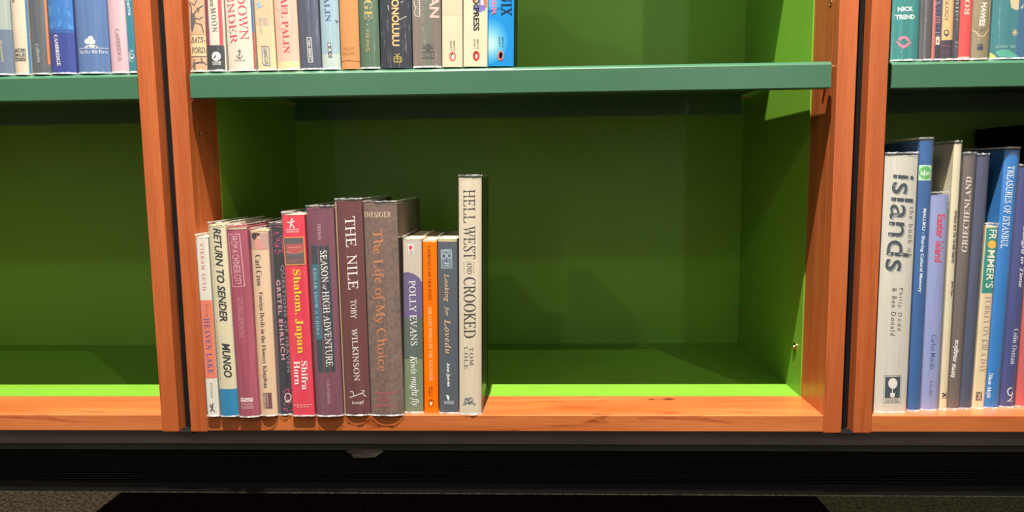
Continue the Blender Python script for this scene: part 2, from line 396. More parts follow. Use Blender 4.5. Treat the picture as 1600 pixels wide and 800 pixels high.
boxo('floor', (-2.2, 3.0, -2.6, .40, -.16, FZ), carpet('dark_brown_carpet', (.009, .007, .005), (.045, .036, .024)), None)['kind'] = 'structure'

flo = bpy.data.objects['floor']
c_brown = carpet('brown_carpet_piece', (.008, .006, .004), (.042, .031, .021)); c_black = carpet('black_carpet_piece', (.0002, .0001, .0001), (.0012, .0006, .0006)); c_olive = carpet('olive_carpet_piece', (.004, .004, .002), (.012, .012, .006))
for x0, x1, m in ((-.975, -.106, c_brown), (-.105, .762, c_black), (.763, 1.63, c_olive)):  # floor split by colour: brown left, near-black middle, olive right
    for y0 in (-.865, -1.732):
        boxo('carpet_piece', (x0, x1, y0+.02, y0+.885, FZ-.001, FZ+.0008), m, flo, bev=.0004)

# plinth and floor grille under the row of bookcases
pl = empty('baseboard_front'); tag(pl, kind='structure')
boxo('top_board', (-1.6, 2.4, .0169, .36, -.0425, -.0222), plinth_m, pl)
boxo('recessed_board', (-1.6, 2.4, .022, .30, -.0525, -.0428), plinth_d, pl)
boxo('bottom_board', (-1.6, 2.4, .024, .30, FZ, -.0965), grille_m, pl)
gr = empty('trim_1'); tag(gr, kind='structure')
boxo('recess', (-1.6, 2.4, .042, .06, -.097, -.052), slit_m, gr)
bm = bmesh.new()
for k in range(14):
    z = -.0545-k*.0031; box(bm, -1.6, 2.4, .0245, .041, z-.0009, z, 0)
g = link('slat_row', bm, grille_m, gr); g['kind'] = 'stuff'
# torn tape hanging over the grille
bm = bmesh.new()
pts = [(540, 705), (548, 702), (566, 703), (582, 700), (592, 701), (599, 705), (588, 713), (572, 715), (552, 716), (549, 711)]
vs = [bm.verts.new((lambda P: (P[0], .0228-.002*math.sin(i*1.3), P[2]))(inv(x, y, Y=.023))) for i, (x, y) in enumerate(pts)]
bm.faces.new(vs); r_ = bmesh.ops.extrude_face_region(bm, geom=bm.faces[:])
for e in r_['geom']:
    if isinstance(e, bmesh.types.BMVert): e.co.y += .0006
tag(link('torn_tape', bm, paint('grey_tape', (.13, .11, .08), .6, .3)), 'torn flap of dull grey tape hanging over the black floor grille', 'tape')
# dark strips that close the gaps between neighbouring bookcases
for k, (x0, x1) in enumerate(((-.0145, -.0005), (.7803, .7933))):
    o = boxo('trim_%d' % (k+2), (x0, x1, .0168, .06, -.022, 1.85), dark_gap); o['kind'] = 'structure'
    boxo('gap_light_block', (x0-.003, x1+.003, .0006, .0168, -.0240, -.0217), dark_gap, o)  # added black block, keeps light in the gap off the plinth

# ------------------------------------------------------------------ bookcases
PW, LIP, BACK, WID = .0209, .0745, .3627, .78
def lathe(bm, prof, cx, cy, cz, ax):
    n = 16; rows = []
    for d, r in prof:
        rows.append([bm.verts.new((cx+ax*d, cy+r*math.cos(i*2*math.pi/n), cz+r*math.sin(i*2*math.pi/n))) for i in range(n)])
    for a, b in zip(rows[:-1], rows[1:]):
        for i in range(n): bm.faces.new((a[i], a[(i+1) % n], b[(i+1) % n], b[i]))
    bm.faces.new(rows[-1])
def bookcase(x, label):
    r = empty('bookcase', (x, 0, -.0215)); tag(r, label, 'bookcase', 'bookcases standing side by side')
    def B(n, d, m, bev=0.):
        return boxo(n, (d[0], d[1], d[2], d[3], d[4]+.0215, d[5]+.0215), m, r, bev)
    for s in (0, 1):
        a = 0 if s == 0 else WID-PW
        B('front_post', (a, a+PW, 0, .0165, -.0215, 1.85), wood_z, .0009)
        aa = (.002, PW) if s == 0 else (WID-PW, WID-.002)
        B('front_post_lining', (aa[0], aa[1], .0165, LIP, -.0205, 1.85), wood_z)
        pa = (.005, .0222) if s == 0 else (WID-.0222, WID-.005)
        B('side_panel', (pa[0], pa[1], LIP, BACK, -.018, 1.85), green_in)
    B('bottom_rail', (PW, WID-PW, 0, LIP, -.0202, 0), wood_x_c if x == 0 else wood_x, .0013)
    B('bottom_panel', (.0222, WID-.0222, LIP, BACK, -.018, 0), green_in)
    B('back_panel', (.005, WID-.005, BACK, BACK+.008, -.018, 1.85), green_in)
    B('top_panel', (.0, WID, 0, BACK, 1.85, 1.87), wood_x, .001)
    # brass connectors and shelf pins
    for s, xx in ((-1, WID-.0222),):
        for (y, z, R) in ((.0962, .0588, .0062), (.3455, .0562, .0058)):
            bm = bmesh.new(); lathe(bm, ((0, R), (.0012, R), (.0018, R*.82), (.0010, R*.55), (.0010, R*.42), (.003, R*.34), (.0032, R*.1)), xx, y, z+.0215, s); link('connector_screw', bm, brass, r, True)
    for s, xf, xb in ((1, PW, .0222), (-1, WID-PW, WID-.0222)):
        for z in (.3385, .4748, .545):
            for y, xx in ((.0254, xf), (.345, xb)):
                bm = bmesh.new(); R = .0032; lathe(bm, ((0, R), (.0005, R), (.0006, R*.7), (.0001, R*.6), (.0001, R*.1)), xx, y, z+.0215, s); link('pin_socket', bm, brass, r, True)
        for (y, xx) in ((.0254, xf), (.345, xb)):
            bm = bmesh.new(); q = 1 if y < .1 else 1.6; lathe(bm, ((0, .0026), (.004, .0026), (.0065*q, .0024), (.0068*q, .0005)), xx, y, (.4036 if x < .5 else .4017)+.0215, s); link('shelf_pin', bm, brass, r, True)
    return r
bookcase(-.795, 'cherry wood bookcase with empty lower bay, at the left edge')
bookcase(0, 'central cherry wood bookcase with a short row of books in its lower bay')
bookcase(.7938, 'cherry wood bookcase at the right edge, its bays packed with books')

def shelf(x, z, label):
    """folded sheet-metal tray: plate, front and back flange turned down, front edge rounded"""
    r = empty('metal_shelf', (x+.0252, 0, z)); tag(r, label, 'shelf', 'green metal shelves')
    Lx = (.7585 if x < -.1 else .753)-.0252; yb = .3496; R = .0115; t = .0014; fh = .0303
    yc = .0004+R*math.sin(math.radians(52))
    out = [(yb, -fh), (yb, 0), (yc+.001, 0)]; inn = [(yb-t, -fh), (yb-t, -t), (yc+.001, -t)]
    for i in range(10):
        a = math.radians(90+52*i/9)
        out.append((yc+R*math.cos(a), -R+R*math.sin(a))); inn.append((yc+(R-t)*math.cos(a), -R+(R-t)*math.sin(a)))
    out += [(.0004, -fh+.001), (.0012, -fh), (.013, -fh)]
    inn += [(.0004+t, -fh+t*1.5), (.0012+t, -fh+t), (.013, -fh+t)]
    bm = bmesh.new(); N = len(out)
    ins = .0033   # the plate is narrower than the front flange
    A = [[bm.verts.new((xx if y < yc+.0004 else abs(xx-ins), y, zz)) for y, zz in P] for P in (out, inn) for xx in (0, Lx)]
    for k in range(N-1):
        for q in ((A[0][k], A[0][k+1], A[1][k+1], A[1][k]), (A[2][k+1], A[2][k], A[3][k], A[3][k+1]), (A[0][k+1], A[0][k], A[2][k], A[2][k+1]), (A[1][k], A[1][k+1], A[3][k+1], A[3][k])):
            if len(set(q)) == 4:
                try: bm.faces.new(q)
                except ValueError: pass
    for k in (0, N-1): bm.faces.new((A[0][k], A[1][k], A[3][k], A[2][k]))
    bmesh.ops.remove_doubles(bm, verts=bm.verts, dist=1e-6)
    link('shelf_tray', bm, green_tray, r)
    if x == 0 and z < .5:
        bm = bmesh.new(); rc = random.Random(5)
        for (u, v) in [(1010, 111.5), (1009.5, 115.8)]+[(rc.uniform(1025, 1215), 0) for _ in range(38)]+[(rc.uniform(800, 1000), 0) for _ in range(6)]:
            if v == 0: v = 109.8-(u-900)*.0195+abs(rc.gauss(0, 2.2))
            P = inv(u, v, Y=0); s_ = rc.uniform(.0003, .0006)
            c_ = [bm.verts.new((P[0]-.0252+s_*math.cos(a)*rc.uniform(.6, 1.3), .0001, P[2]-z+s_*math.sin(a)*rc.uniform(.6, 1.4))) for a in (0, 1.2, 2.4, 3.7, 5)]
            bm.faces.new(c_)
        cch = link('paint_chips', bm, paint('pale_chipped_paint', (.22, .30, .18), .6), r); cch['kind'] = 'stuff'
    return r
SZ = .4079
shelf(-.795, SZ-.0002, 'green metal shelf above the empty lower bay of the left bookcase')
shelf(0, SZ-.0002, 'long green metal shelf across the central bookcase with chipped front edge')
shelf(.7938, SZ-.0019, 'green metal shelf of the right bookcase above tall blue and white books')
for x, n in ((-.795, 'left'), (0, 'central'), (.7938, 'right')):
    shelf(x, .960, 'higher green metal shelf of the %s bookcase, above the frame' % n)

# ------------------------------------------------------------------ books, lower bay of the central bookcase
G1 = 'travel books in the lower bay of the central bookcase'
W_, K_ = (250, 248, 240), (30, 30, 32)
def bk(*a, **k): return make_book(*a, **k)
bk((324, 343, 650.5), (304.5, 325, 371), (228, 222, 208), 'thin white paperback with orange middle band, first of the lower row against the left post', G1, [
    Z((228, 120, 88), 469, 591), T('VIKRAM SETH', 'serif', (205, 90, 95), 314.8, 380, 319.6, 454, 5.5, 1.3), T('From', 'serif', (130, 90, 70), 323, 475, 324, 495, 6, 1.3),
    T('HEAVEN LAKE', 'serifb', (95, 70, 140), 322.5, 497, 329.3, 584, 8.5, 1.15), T('VINTAGE', 'serif', (90, 90, 90), 330, 598, 331.5, 622, 3.5, 1.4),
    Ln(K_, 1.2, (329, 631), (332, 640), (336, 643)), Ln(K_, 1.6, (333, 630), (332, 637), (329, 643)), Ln(K_, .8, (327, 634), (333, 638))], hard=False, depth=.125)
bk((343.5, 372, 651.5), (324, 352, 352), (226, 214, 180), 'cream book with slanted black capitals and a blue foot band', G1, [
    Z((0, 130, 180), 608, 652), T('RETURN TO SENDER', 'sansi', (35, 45, 45), 338.5, 356, 349.5, 502, 12), T('MUNGO', 'sansi', (30, 38, 38), 352.3, 536, 356.3, 590, 12.5),
    *[Ln((160, 150, 120), .7, (337.5+q*.06, 500+q), (338.6+q*.06, 502.5+q), (337.6+q*.06, 505+q)) for q in range(0, 96, 8)], Ln((200, 190, 150), .8, (333, 356), (350, 353))], depth=.15)
bk((372.8, 404.6, 652.5), (352.5, 383, 355), (158, 62, 88), 'dusty maroon book with a thin outlined title box', G1, [
    Rg((225, 170, 175), 1.2, (355.8, 366), (374, 365.5), (382, 447), (363, 448)), T('FROM A CHINESE CITY', 'thin', (232, 180, 185), 364.5, 369, 372.5, 445, 11),
    T('GONTRAN DE PONCINS', 'thin', (215, 140, 155), 374.5, 465, 377.5, 527, 7.5), Q((240, 215, 215), (375.3, 622), (395, 621.5), (395, 627.7), (375.3, 628)),
    Ln((150, 70, 85), .8, (376, 625), (381, 623.5), (387, 626), (394, 623.5)), T('TRADQUEST', 'thin', (240, 200, 205), 376.5, 632.2, 395, 631.8, 4), T('SANDS', 'serif', (240, 205, 210), 377, 637, 396, 636.6, 4.4),
    Z((205, 190, 150), 355, 358, 0, 1)], depth=.145, kind='streak', c2=(180, 84, 106))
bk((405.5, 433, 650.3), (384, 422.5, 361), (232, 200, 168), 'peach book with a small photo of a smiling woman at its head', G1, [
    Z((200, 160, 140), 366, 368, .05, .8), Q((196, 160, 150), (386.5, 364), (417, 364), (418.5, 390), (388, 390)),
    Eo((232, 180, 160), 402, 371.5, 4.2, 5.2), Eo((60, 45, 50), 397, 369, 4.2, 5.5), Eo((60, 45, 50), 401, 366.3, 5, 2.6), Q((222, 150, 140), (399, 377), (405, 375), (411, 381), (413, 389), (397, 389)),
    Ln((222, 150, 140), 2, (407, 377), (411, 383), (414, 389), (404, 389)), Ln((170, 50, 50), .9, (401, 373.5), (404, 373.5)),
    T('Carl Crow', 'roman', (70, 60, 60), 402.8, 398, 405.5, 447.5, 9.5), T('Foreign Devils in the Flowery Kingdom', 'roman', (80, 66, 66), 406.8, 456, 414.8, 606, 8.5),
    Q((120, 60, 75), (414.5, 614), (424, 613.6), (425.5, 638), (416, 638)), T('BOOKS', 'sans', (130, 120, 90), 412, 614, 413.5, 638, 4), T('EARNSHAW', 'thin', (225, 200, 190), 417.5, 616, 419, 636, 3)], depth=.14, kind='streak', c2=(226, 190, 150))
# magenta squiggles on black
rs = random.Random(3); sq = []
for (ya, yb) in ((352, 396), (606, 646)):
    for _ in range(46):
        y = rs.uniform(ya, yb); f = rs.uniform(.28, .98); xl = 422+(y-352)*.0595; x = xl+17.5*f; a = rs.choice((.6, 2.4, 1.2, -.4))
        sq.append(((x, y), (x+2.6*math.cos(a), y+2.6*math.sin(a))))
sqg = ('P', (215, 60, 130), [p for s in sq for p in Ln((215, 60, 130), .9, *s)[2]])
bk((434, 457, 648.8), (422.8, 440, 352), (38, 40, 46), 'black book with magenta squiggles at head and foot, left of the red book', G1, [
    Z((110, 85, 105), 352, 648, 0, .2), sqg, T('GRETEL EHRLICH', 'sansb', (215, 150, 165), 434.5, 437, 442.8, 562, 6.5, 1.2), T('QUESTIONS OF HEAVEN', 'sansb', (130, 125, 135), 440.5, 414, 450.5, 582, 5.5, 1.15),
    Cv((220, 215, 205), 1.4, 449.5, 621, 4.5, 6), Q((210, 205, 190), (446, 626), (454, 625), (452, 629), (447, 629))], depth=.135)
bk((457.5, 492, 650.5), (439.5, 475.5, 336), (222, 36, 66), 'bright red-pink paperback with yellow lettering and a framed photo', G1, [
    Ln(W_, 1.6, (454.5, 343), (455.5, 347), (453, 356)), Ln(W_, 1.5, (449, 347), (455, 348.5), (460, 345)), Ln(W_, 1.5, (455, 350), (459, 354), (459, 357)), Eo(W_, 456.5, 342.5, 1.2, 1.5, 8),
    T('KENSINGTON', 'sansb', (250, 200, 205), 447, 359, 467, 358.5, 2.6), T('NONFICTION', 'sansb', (250, 200, 205), 448, 362.5, 467, 362, 2.6),
    Q((112, 84, 84), (442.5, 371.5), (474.5, 370.5), (477, 413), (446.5, 414)), Q((90, 88, 96), (443, 372), (474, 371), (474.6, 380), (460, 382), (444, 379)), Q((190, 80, 80), (446, 382), (473, 381), (474, 392), (462, 396), (449, 394)),
    Ln((232, 150, 140), 1, (447, 393), (455, 396), (466, 396), (474, 392)), Ln((225, 160, 150), 1, (450, 387), (470, 386)), Q((96, 90, 96), (447, 397), (475, 395), (475.5, 401), (447, 403)), Ln((170, 90, 90), 1, (451, 406), (458, 411)), Ln((180, 100, 95), 1, (466, 404), (460, 411)),
    Rg((240, 160, 60), 1.3, (442.5, 371.5), (474.5, 370.5), (477, 413), (446.5, 414)),
    T('Shalom, Japan', 'serifb', (250, 222, 30), 462, 421, 469.5, 552, 14), T('Shifra', 'serifb', W_, 475.3, 564, 476.8, 609, 9.5), T('Horn', 'serifb', W_, 463.5, 564, 465, 601, 9),
    *[Ln((250, 200, 200), 1, (459+q, 633-q*.03), (462.4+q, 633-q*.03)) for q in range(0, 28, 5)], *[Ln((250, 200, 200), 1, (464+q, 636-q*.03), (467.4+q, 636-q*.03)) for q in range(0, 18, 5)]], hard=False, depth=.13, kind='streak', c2=(236, 60, 86))
bk((494, 535.5, 651), (476.5, 520.5, 326), (116, 58, 78), 'plum hardback with a dark teal panel, between the red book and the wine-red book', G1, [
    Q((40, 56, 66), (485.5, 384.5), (513.6, 384), (524, 581.5), (496.5, 582.5)), Q((36, 110, 132), (487, 413), (497, 412.5), (503, 530.5), (493, 531)),
    T('THOMAS', 'serif', (225, 190, 200), 498, 349, 499.8, 374, 5, 1.25), T('SEASON', 'serif', W_, 505, 391.5, 508, 441, 10.5), T('of', 'ital', W_, 506.5, 444.5, 507, 453, 6.5), T('HIGH ADVENTURE', 'serif', W_, 508.6, 455, 515, 572.5, 10.5),
    T('EDGAR SNOW', 'serif', (180, 215, 220), 491.2, 419, 494.3, 482, 5.5, 1.2), T('in', 'ital', (180, 215, 220), 494.7, 486, 495, 491, 4.5), T('CHINA', 'serif', (180, 215, 220), 495.3, 495, 497, 524, 5.5, 1.2),
    T('CALIFORNIA', 'serif', (215, 175, 190), 512.5, 594, 514.5, 631, 4.6, 1.2)], depth=.16, kind='streak', c2=(128, 70, 90))
bk((537, 578.5, 649.8), (521, 565.5, 315), (98, 40, 44), 'wine-red hardback in the middle of the lower row with large white capitals', G1, [
    Z((205, 165, 120), 315, 650, 0, .055), Z((60, 24, 28), 315, 650, .055, .085), T('THE', 'serif', (240, 232, 222), 546.5, 338, 548.7, 386, 15.5), T('NILE', 'serif', (240, 232, 222), 549.3, 398, 551.8, 452.5, 15.5),
    T('TOBY', 'serif', (240, 232, 222), 552, 468, 552.8, 498, 9), T('WILKINSON', 'serif', (240, 232, 222), 553.4, 513, 557.8, 595, 9),
    Ln((240, 225, 220), 1.3, (546, 621), (553, 619), (561, 616), (567, 614)), Ln((240, 225, 220), 1.2, (553, 619), (551.5, 612), (548, 611.5), (547.5, 613)), Ln((240, 225, 220), 1.2, (567, 614), (569, 611), (566.5, 610), (565, 611)), Ln((240, 225, 220), 1.2, (567, 615), (569.5, 619), (572, 619.3)),
    T('knopf', 'italb', (245, 235, 225), 550, 630, 569, 628.6, 6.5, 1.3)], depth=.17, kind='streak', c2=(110, 48, 52))
bk((579.5, 630.5, 650), (565.5, 620.5, 319), (138, 106, 90), 'thick taupe grained hardback with orange-brown title lettering', G1, [
    T('THESIGER', 'serif', (235, 205, 170), 567, 335.5, 611, 335.2, 8.5), T('The Life of My Choice', 'serif', (214, 134, 84), 588, 359, 596.5, 581, 20),
    Cv((205, 80, 100), 1, 600, 620, 10.5, 6.5, 0, 180), Cv((205, 80, 100), 1, 600, 617, 7, 3, 180, 360), Ln((205, 80, 100), 1, (582, 613), (589, 615), (596, 614), (600, 618), (606, 614), (614, 614.5), (622, 611)), Ln((205, 80, 100), .9, (595, 621), (600, 624), (606, 620)),
    T('NORTON', 'serif', (205, 80, 100), 583, 634, 617, 633.3, 5.6)], depth=.165, kind='texture', c2=(98, 82, 78))
bk((632.5, 661.5, 645.5), (628.5, 659.5, 374), (122, 140, 106), 'paperback banded cream, lilac and sage green with white handwriting', G1, [
    Z((205, 192, 178), 374, 500), Z((88, 72, 62), 496, 497.5), Z((104, 88, 136), 440, 496), ('P', (104, 88, 136), [[(628, 426), (637, 425), (647, 428), (655, 434), (661.5, 442), (630, 442)]]), Z((84, 98, 88), 496, 560),
    Q((240, 236, 230), (637.5, 381.5), (645.5, 381.5), (646, 397), (638, 397)), Eo((200, 45, 60), 641.5, 386.5, 2.8, 3), Ln((200, 45, 60), 1.2, (643, 384), (640, 389), (643, 391)), Ln((90, 80, 80), 1, (638.6, 392.5), (645.4, 392.5)), Ln((90, 80, 80), 1, (639, 395), (645, 395)),
    T('POLLY EVANS', 'serif', (245, 240, 240), 644, 438, 647, 540, 10.5), T('Kiwis might fly', 'ital', (250, 250, 245), 645, 556, 648.5, 634.5, 14)], hard=False, depth=.125)
bk((663, 685, 644.5), (660, 682.5, 375), (246, 116, 6), 'slim bright orange paperback', G1, [
    Z((230, 205, 160), 374, 378), T('LAURENS VAN DER POST', 'serif', (60, 35, 20), 670.2, 384, 671.6, 469, 5), Eo((60, 35, 20), 671.7, 474.5, .8, .8, 8), T('THE LOST WORLD OF THE KALAHARI', 'serif', (250, 215, 160), 671.6, 479, 673.8, 595, 5.2),
    T('ISBN 0 14', 'sans', (80, 40, 15), 674.6, 604, 675, 618, 2.2), T('00.3208 7', 'sans', (80, 40, 15), 671, 604, 671.4, 618, 2.2)] + Bird(673.2, 629.5, 4.8, 6, (130, 62, 12), bg=(246, 116, 6), dark=(50, 25, 10)), hard=False, depth=.125, film=False, gap=.0002)
bk((686.5, 716.5, 646.3), (683.5, 714.5, 374), (76, 86, 98), 'slate grey paperback with a carved mask picture and tan wavy lettering', G1, [
    Z((215, 195, 150), 374, 377.5), Q((112, 132, 148), (689, 390), (705.5, 389.5), (706.3, 419), (690, 419.5)), Rg((170, 185, 195), .8, (689, 390), (705.5, 389.5), (706.3, 419), (690, 419.5)),
    Cv((195, 210, 220), 1, 693.5, 400, 3.6, 4.5), Cv((195, 210, 220), 1, 702, 399.5, 3.2, 4.2), Eo((60, 72, 84), 693.5, 400, 1.5, 1.8, 10), Eo((60, 72, 84), 702, 399.5, 1.4, 1.7, 10), Ln((190, 205, 215), 1.3, (690, 393), (697, 391), (704, 393)),
    Ln((60, 72, 84), 1, (697.7, 402), (697, 408), (700, 408)), Ln((200, 215, 222), 1.4, (694.5, 411.5), (702, 411.5)), Ln((200, 215, 222), 1.2, (695, 415), (702, 415)),
    T('Looking', 'italb', (222, 180, 130), 697, 428, 697.8, 471, 9.5, 1.1), T('for', 'italb', (222, 180, 130), 698, 479, 698.3, 494, 8, 1.1), T('Lovedu', 'italb', (222, 180, 130), 699, 499, 700.5, 553, 9.5, 1.15),
    T('Ann Jones', 'sansb', W_, 699.5, 567, 701, 604, 6.3), ('P', W_, [[(697, 616.5), (701, 618), (702.5, 622), (700.5, 626), (698.5, 622)]]), Rg((200, 205, 210), .8, (694.5, 627), (708.5, 627), (708.5, 631), (694.5, 631)), Ln((200, 205, 210), 1, (696, 629), (707, 629))], hard=False, depth=.125)
bk((717.3, 752.3, 648.6), (716, 752.5, 278.7), (226, 212, 188), 'tall cream hardback with thin condensed capitals, last at the right end of the lower row', G1, [
    T('HELL WEST', 'serif', (52, 48, 52), 733, 296, 733.6, 405, 19), T('AND', 'serif', (70, 66, 70), 733.6, 408.5, 733.8, 428, 8.5), Ln((120, 110, 108), .8, (724.8, 409), (725, 428)), Ln((190, 120, 120), .8, (740.4, 409), (740.6, 428)),
    T('CROOKED', 'serif', (52, 48, 52), 733.6, 433, 734, 528, 19), T('TOM', 'serif', (100, 96, 96), 736.6, 542, 736.8, 571, 6.5, 1.2), T('COLE', 'serif', (100, 96, 96), 728, 542, 728.2, 576.5, 6.5, 1.2),
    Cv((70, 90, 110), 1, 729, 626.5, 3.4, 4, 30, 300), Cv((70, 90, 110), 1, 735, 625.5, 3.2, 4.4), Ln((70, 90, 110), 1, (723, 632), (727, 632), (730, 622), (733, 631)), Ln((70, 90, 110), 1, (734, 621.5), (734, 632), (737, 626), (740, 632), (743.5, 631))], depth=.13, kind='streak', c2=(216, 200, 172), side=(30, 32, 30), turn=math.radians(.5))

# ------------------------------------------------------------------ books on the central metal shelf
G2 = 'books on the metal shelf of the central bookcase'
Y2 = .0042
def top(b, t, col, label, art=(), H=.21, **k): return make_book(b, (t[0], t[1], 0), col, label, G2, art, z0=SZ, y0=k.pop('y0', Y2), H=H, **k)
DK = (84, 80, 76)
top((297, 322.5, 111), (292.5, 317.5), (226, 178, 140), 'peach cloth book with grey stag drawings, against the left post of the upper shelf', [
    Q((92, 88, 84), (296.5, 22), (304, 20), (306, 34), (302, 46), (299.5, 52), (297.5, 44)), Ln(DK, 2.2, (299, 22), (298, 10), (293, 2)), Ln(DK, 2, (303, 22), (309, 14), (316, 8)), Ln(DK, 1.6, (309, 20), (311, 14), (307, 12)), Ln(DK, 1.6, (304, 28), (311, 30), (316, 26)), Ln(DK, 1.6, (306, 36), (314, 38), (317, 50)), Ln(DK, 1.2, (298, 4), (304, 8), (308, -2)),
    Q((230, 196, 148), (296, 55), (320.5, 54.5), (322, 87.5), (297.5, 88)), Ln(DK, .8, (295.8, 54.6), (320.5, 54.2)), Ln(DK, .8, (297.5, 88.2), (322, 87.8)), T('BATS-', 'italb', (60, 56, 52), 297.5, 62.5, 319.5, 62, 9), T('FORD.', 'italb', (60, 56, 52), 298.5, 78.5, 321, 78, 9),
    Ln(DK, 1.8, (303, 92), (305, 108)), Ln(DK, 1.8, (300, 104), (306, 98), (318, 97), (322, 101)), Ln(DK, 1.4, (314, 90), (316, 97)), Ln(DK, 1.4, (301, 96), (304, 110))], H=.20, kind='cloth', c2=(206, 156, 118), film=True)
top((323.5, 353, 111), (318, 347.5), (226, 214, 196), 'narrow cream book with maroon and red edge stripes and a black foot', [
    Z((140, 50, 90), -60, 70.5, .0, .2), Z((228, 62, 66), -60, 70.5, .74, .92), Z((44, 48, 54), 70.5, 112, 0, .95), T('The Road & Moon', 'ital', (84, 82, 82), 327, -60, 332.4, 10, 9), T('MOON', 'serif', (60, 60, 62), 332.7, 12, 336.3, 49.5, 8.5, 1.3),
    Eo(W_, 337.8, 88, 7, 7.2), Q((44, 48, 54), (333, 91.5), (337.5, 84), (342.5, 91.5)), Q(W_, (336, 91.5), (337.8, 88), (339.6, 91.5)), T('RANDOM', 'sansb', W_, 331.8, 97.3, 345, 97, 2.2, 1.2), T('HOUSE', 'sansb', W_, 332.5, 100.3, 345, 100, 2.2, 1.2)], H=.22)
top((356, 399, 110.5), (349, 393), (226, 216, 200), 'wide off-white hardback with two lines of thin crimson capitals', [
    T('DOWN', 'serif', (200, 50, 74), 376, -10, 382, 62, 14), T('UNDER', 'serif', (200, 50, 74), 358, -12, 365.4, 68.5, 12), Z((36, 90, 150), -60, 50, .94, 1), Z((175, 62, 36), 50, 111, .94, 1),
    Ln(DK, 1.1, (373.5, 77), (373.8, 90)), Cv(DK, 1.1, 374, 84, 5, 7, 20, 160), Ln(DK, .9, (371, 80), (377, 79.6)), Ln(DK, .8, (373, 76), (376, 83), (372, 87)), T('Doubleday', 'roman', (90, 84, 78), 366, 94.7, 384.5, 94, 3.6)], H=.235)
top((403, 432, 110.3), (396, 425.5), (236, 208, 160), 'peach to pale yellow paperback with faint blue lettering', [
    Z((226, 186, 150), -60, 40), Z((232, 198, 156), 40, 72), T('Bill', 'roman', (120, 150, 170), 413.8, 28.5, 415, 40, 6.5), T('Bryson', 'roman', (120, 150, 170), 405.8, 28.5, 408.4, 52.5, 7),
    Ln((120, 165, 195), 1.2, (399, 8), (404, 4), (407, 12), (412, 8)), Ln((120, 165, 195), 1, (402, 14), (406, 2)), Eo((150, 180, 200), 404, 8, 3.5, 4), Rg((70, 120, 160), 1.1, (409, 72.5), (418, 72.5), (420.5, 76), (422, 102), (413, 102), (410, 98)), T('ABACUS', 'sans', (70, 120, 160), 413.8, 75, 417, 100, 6)], H=.2, hard=False)
top((432.5, 468, 109.3), (426, 462), (232, 196, 168), 'pale peach hardback with pinkish-red capitals', [
    Z((238, 214, 160), 96, 110), T('MICHAEL PALIN', 'serifb', (206, 52, 84), 440.8, -52, 448, 83, 10.5), Ln((200, 180, 160), .7, (430, 30), (436, 44), (446, 52), (458, 50)), Ln((200, 180, 160), .7, (452, 2), (456, 24), (464, 40)), Ln((200, 185, 165), .7, (429, 10), (440, 20), (450, 10))], H=.225, kind='streak', c2=(226, 180, 160))
top((469.3, 501.5, 108.8), (462.5, 496.5), (58, 64, 86), 'dark navy hardback with a small outlined name box near its foot', [
    Rg((225, 222, 215), 1, (479.5, 58.5), (486, 58.5), (488.5, 97), (482, 97)), T('TED SMART', 'sansb', (225, 222, 215), 482.7, 61, 485.2, 95, 3.6)], H=.23, kind='streak', c2=(76, 84, 108))
top((502.5, 531.6, 107.8), (497.5, 528), (160, 190, 202), 'pale sky-blue book with navy capitals, left of the tan cloth book', [
    Z((190, 205, 200), 84, 108), T('MICHAEL PALIN', 'serifb', (50, 80, 130), 503.2, -98, 512.7, 34, 9), Ln((60, 60, 60), 1.2, (523, 31), (526, 34), (528, 33)), Ln((60, 60, 60), .9, (525, 36), (525.5, 31)),
    *[e for i in range(3) for e in (Q((50, 52, 56), (511.4+i*.6, 66.5+i*8), (517+i*.6, 67+i*8), (517.6+i*.6, 74+i*8), (512+i*.6, 73.5+i*8)), T('BBC'[i], 'sansb', W_, 514.3+i*.6, 68+i*8, 514.7+i*.6, 72.6+i*8, 3.4))]], H=.225)
top((532.4, 562, 108), (529, 558), (202, 142, 88), 'tan orange cloth book with faint dark lettering near its foot', [
    T('PHILIP', 'serif', (150, 104, 66), 536, 76.6, 553, 76, 4.2), T('ALLAN', 'serif', (150, 104, 66), 535, 83.4, 554, 83, 4.2), Ln((120, 80, 50), .9, (532.5, 95.5), (545, 94.6), (561.5, 96))], H=.2, kind='cloth', c2=(194, 134, 82), film=False)
top((563, 593.5, 108.6), (558.5, 590), (66, 98, 74), 'dark green book with gold capitals on the upper shelf', [
    T('VOYAGE', 'serifb', (206, 172, 96), 573, -62, 575.6, 30, 12.5), Eo((206, 172, 96), 573.6, 38, 1, 1, 8), T('VIKING', 'sans', (200, 168, 100), 573.8, 44.5, 574.8, 80, 5.6, 1.25)], H=.23, kind='streak', c2=(78, 112, 86))
top((594.5, 643.5, 107.5), (590.5, 643), (52, 56, 66), 'thick navy cloth book with white scuffs and cream-orange capitals', [
    T('HONOLULU', 'sansb', (236, 186, 130), 617, -12, 618.6, 72, 11.5), Ln((225, 220, 212), .8, (624, 31), (631, 27), (635, 25)), Ln((225, 220, 212), .7, (606, 8), (607, 16)), Ln((225, 220, 212), .7, (626, 4), (630, 2)),
    Rg((200, 180, 90), 1, (615.5, 89), (626.5, 89), (627, 97), (616, 97)), Ln((200, 180, 90), .9, (621, 84), (621.4, 97)), Ln((200, 180, 90), .8, (617, 84), (621, 88), (625, 83)), Ln((200, 180, 90), .8, (616, 92), (627, 92))], H=.215, kind='worn', c2=(98, 98, 104), film=False, depth=.15)
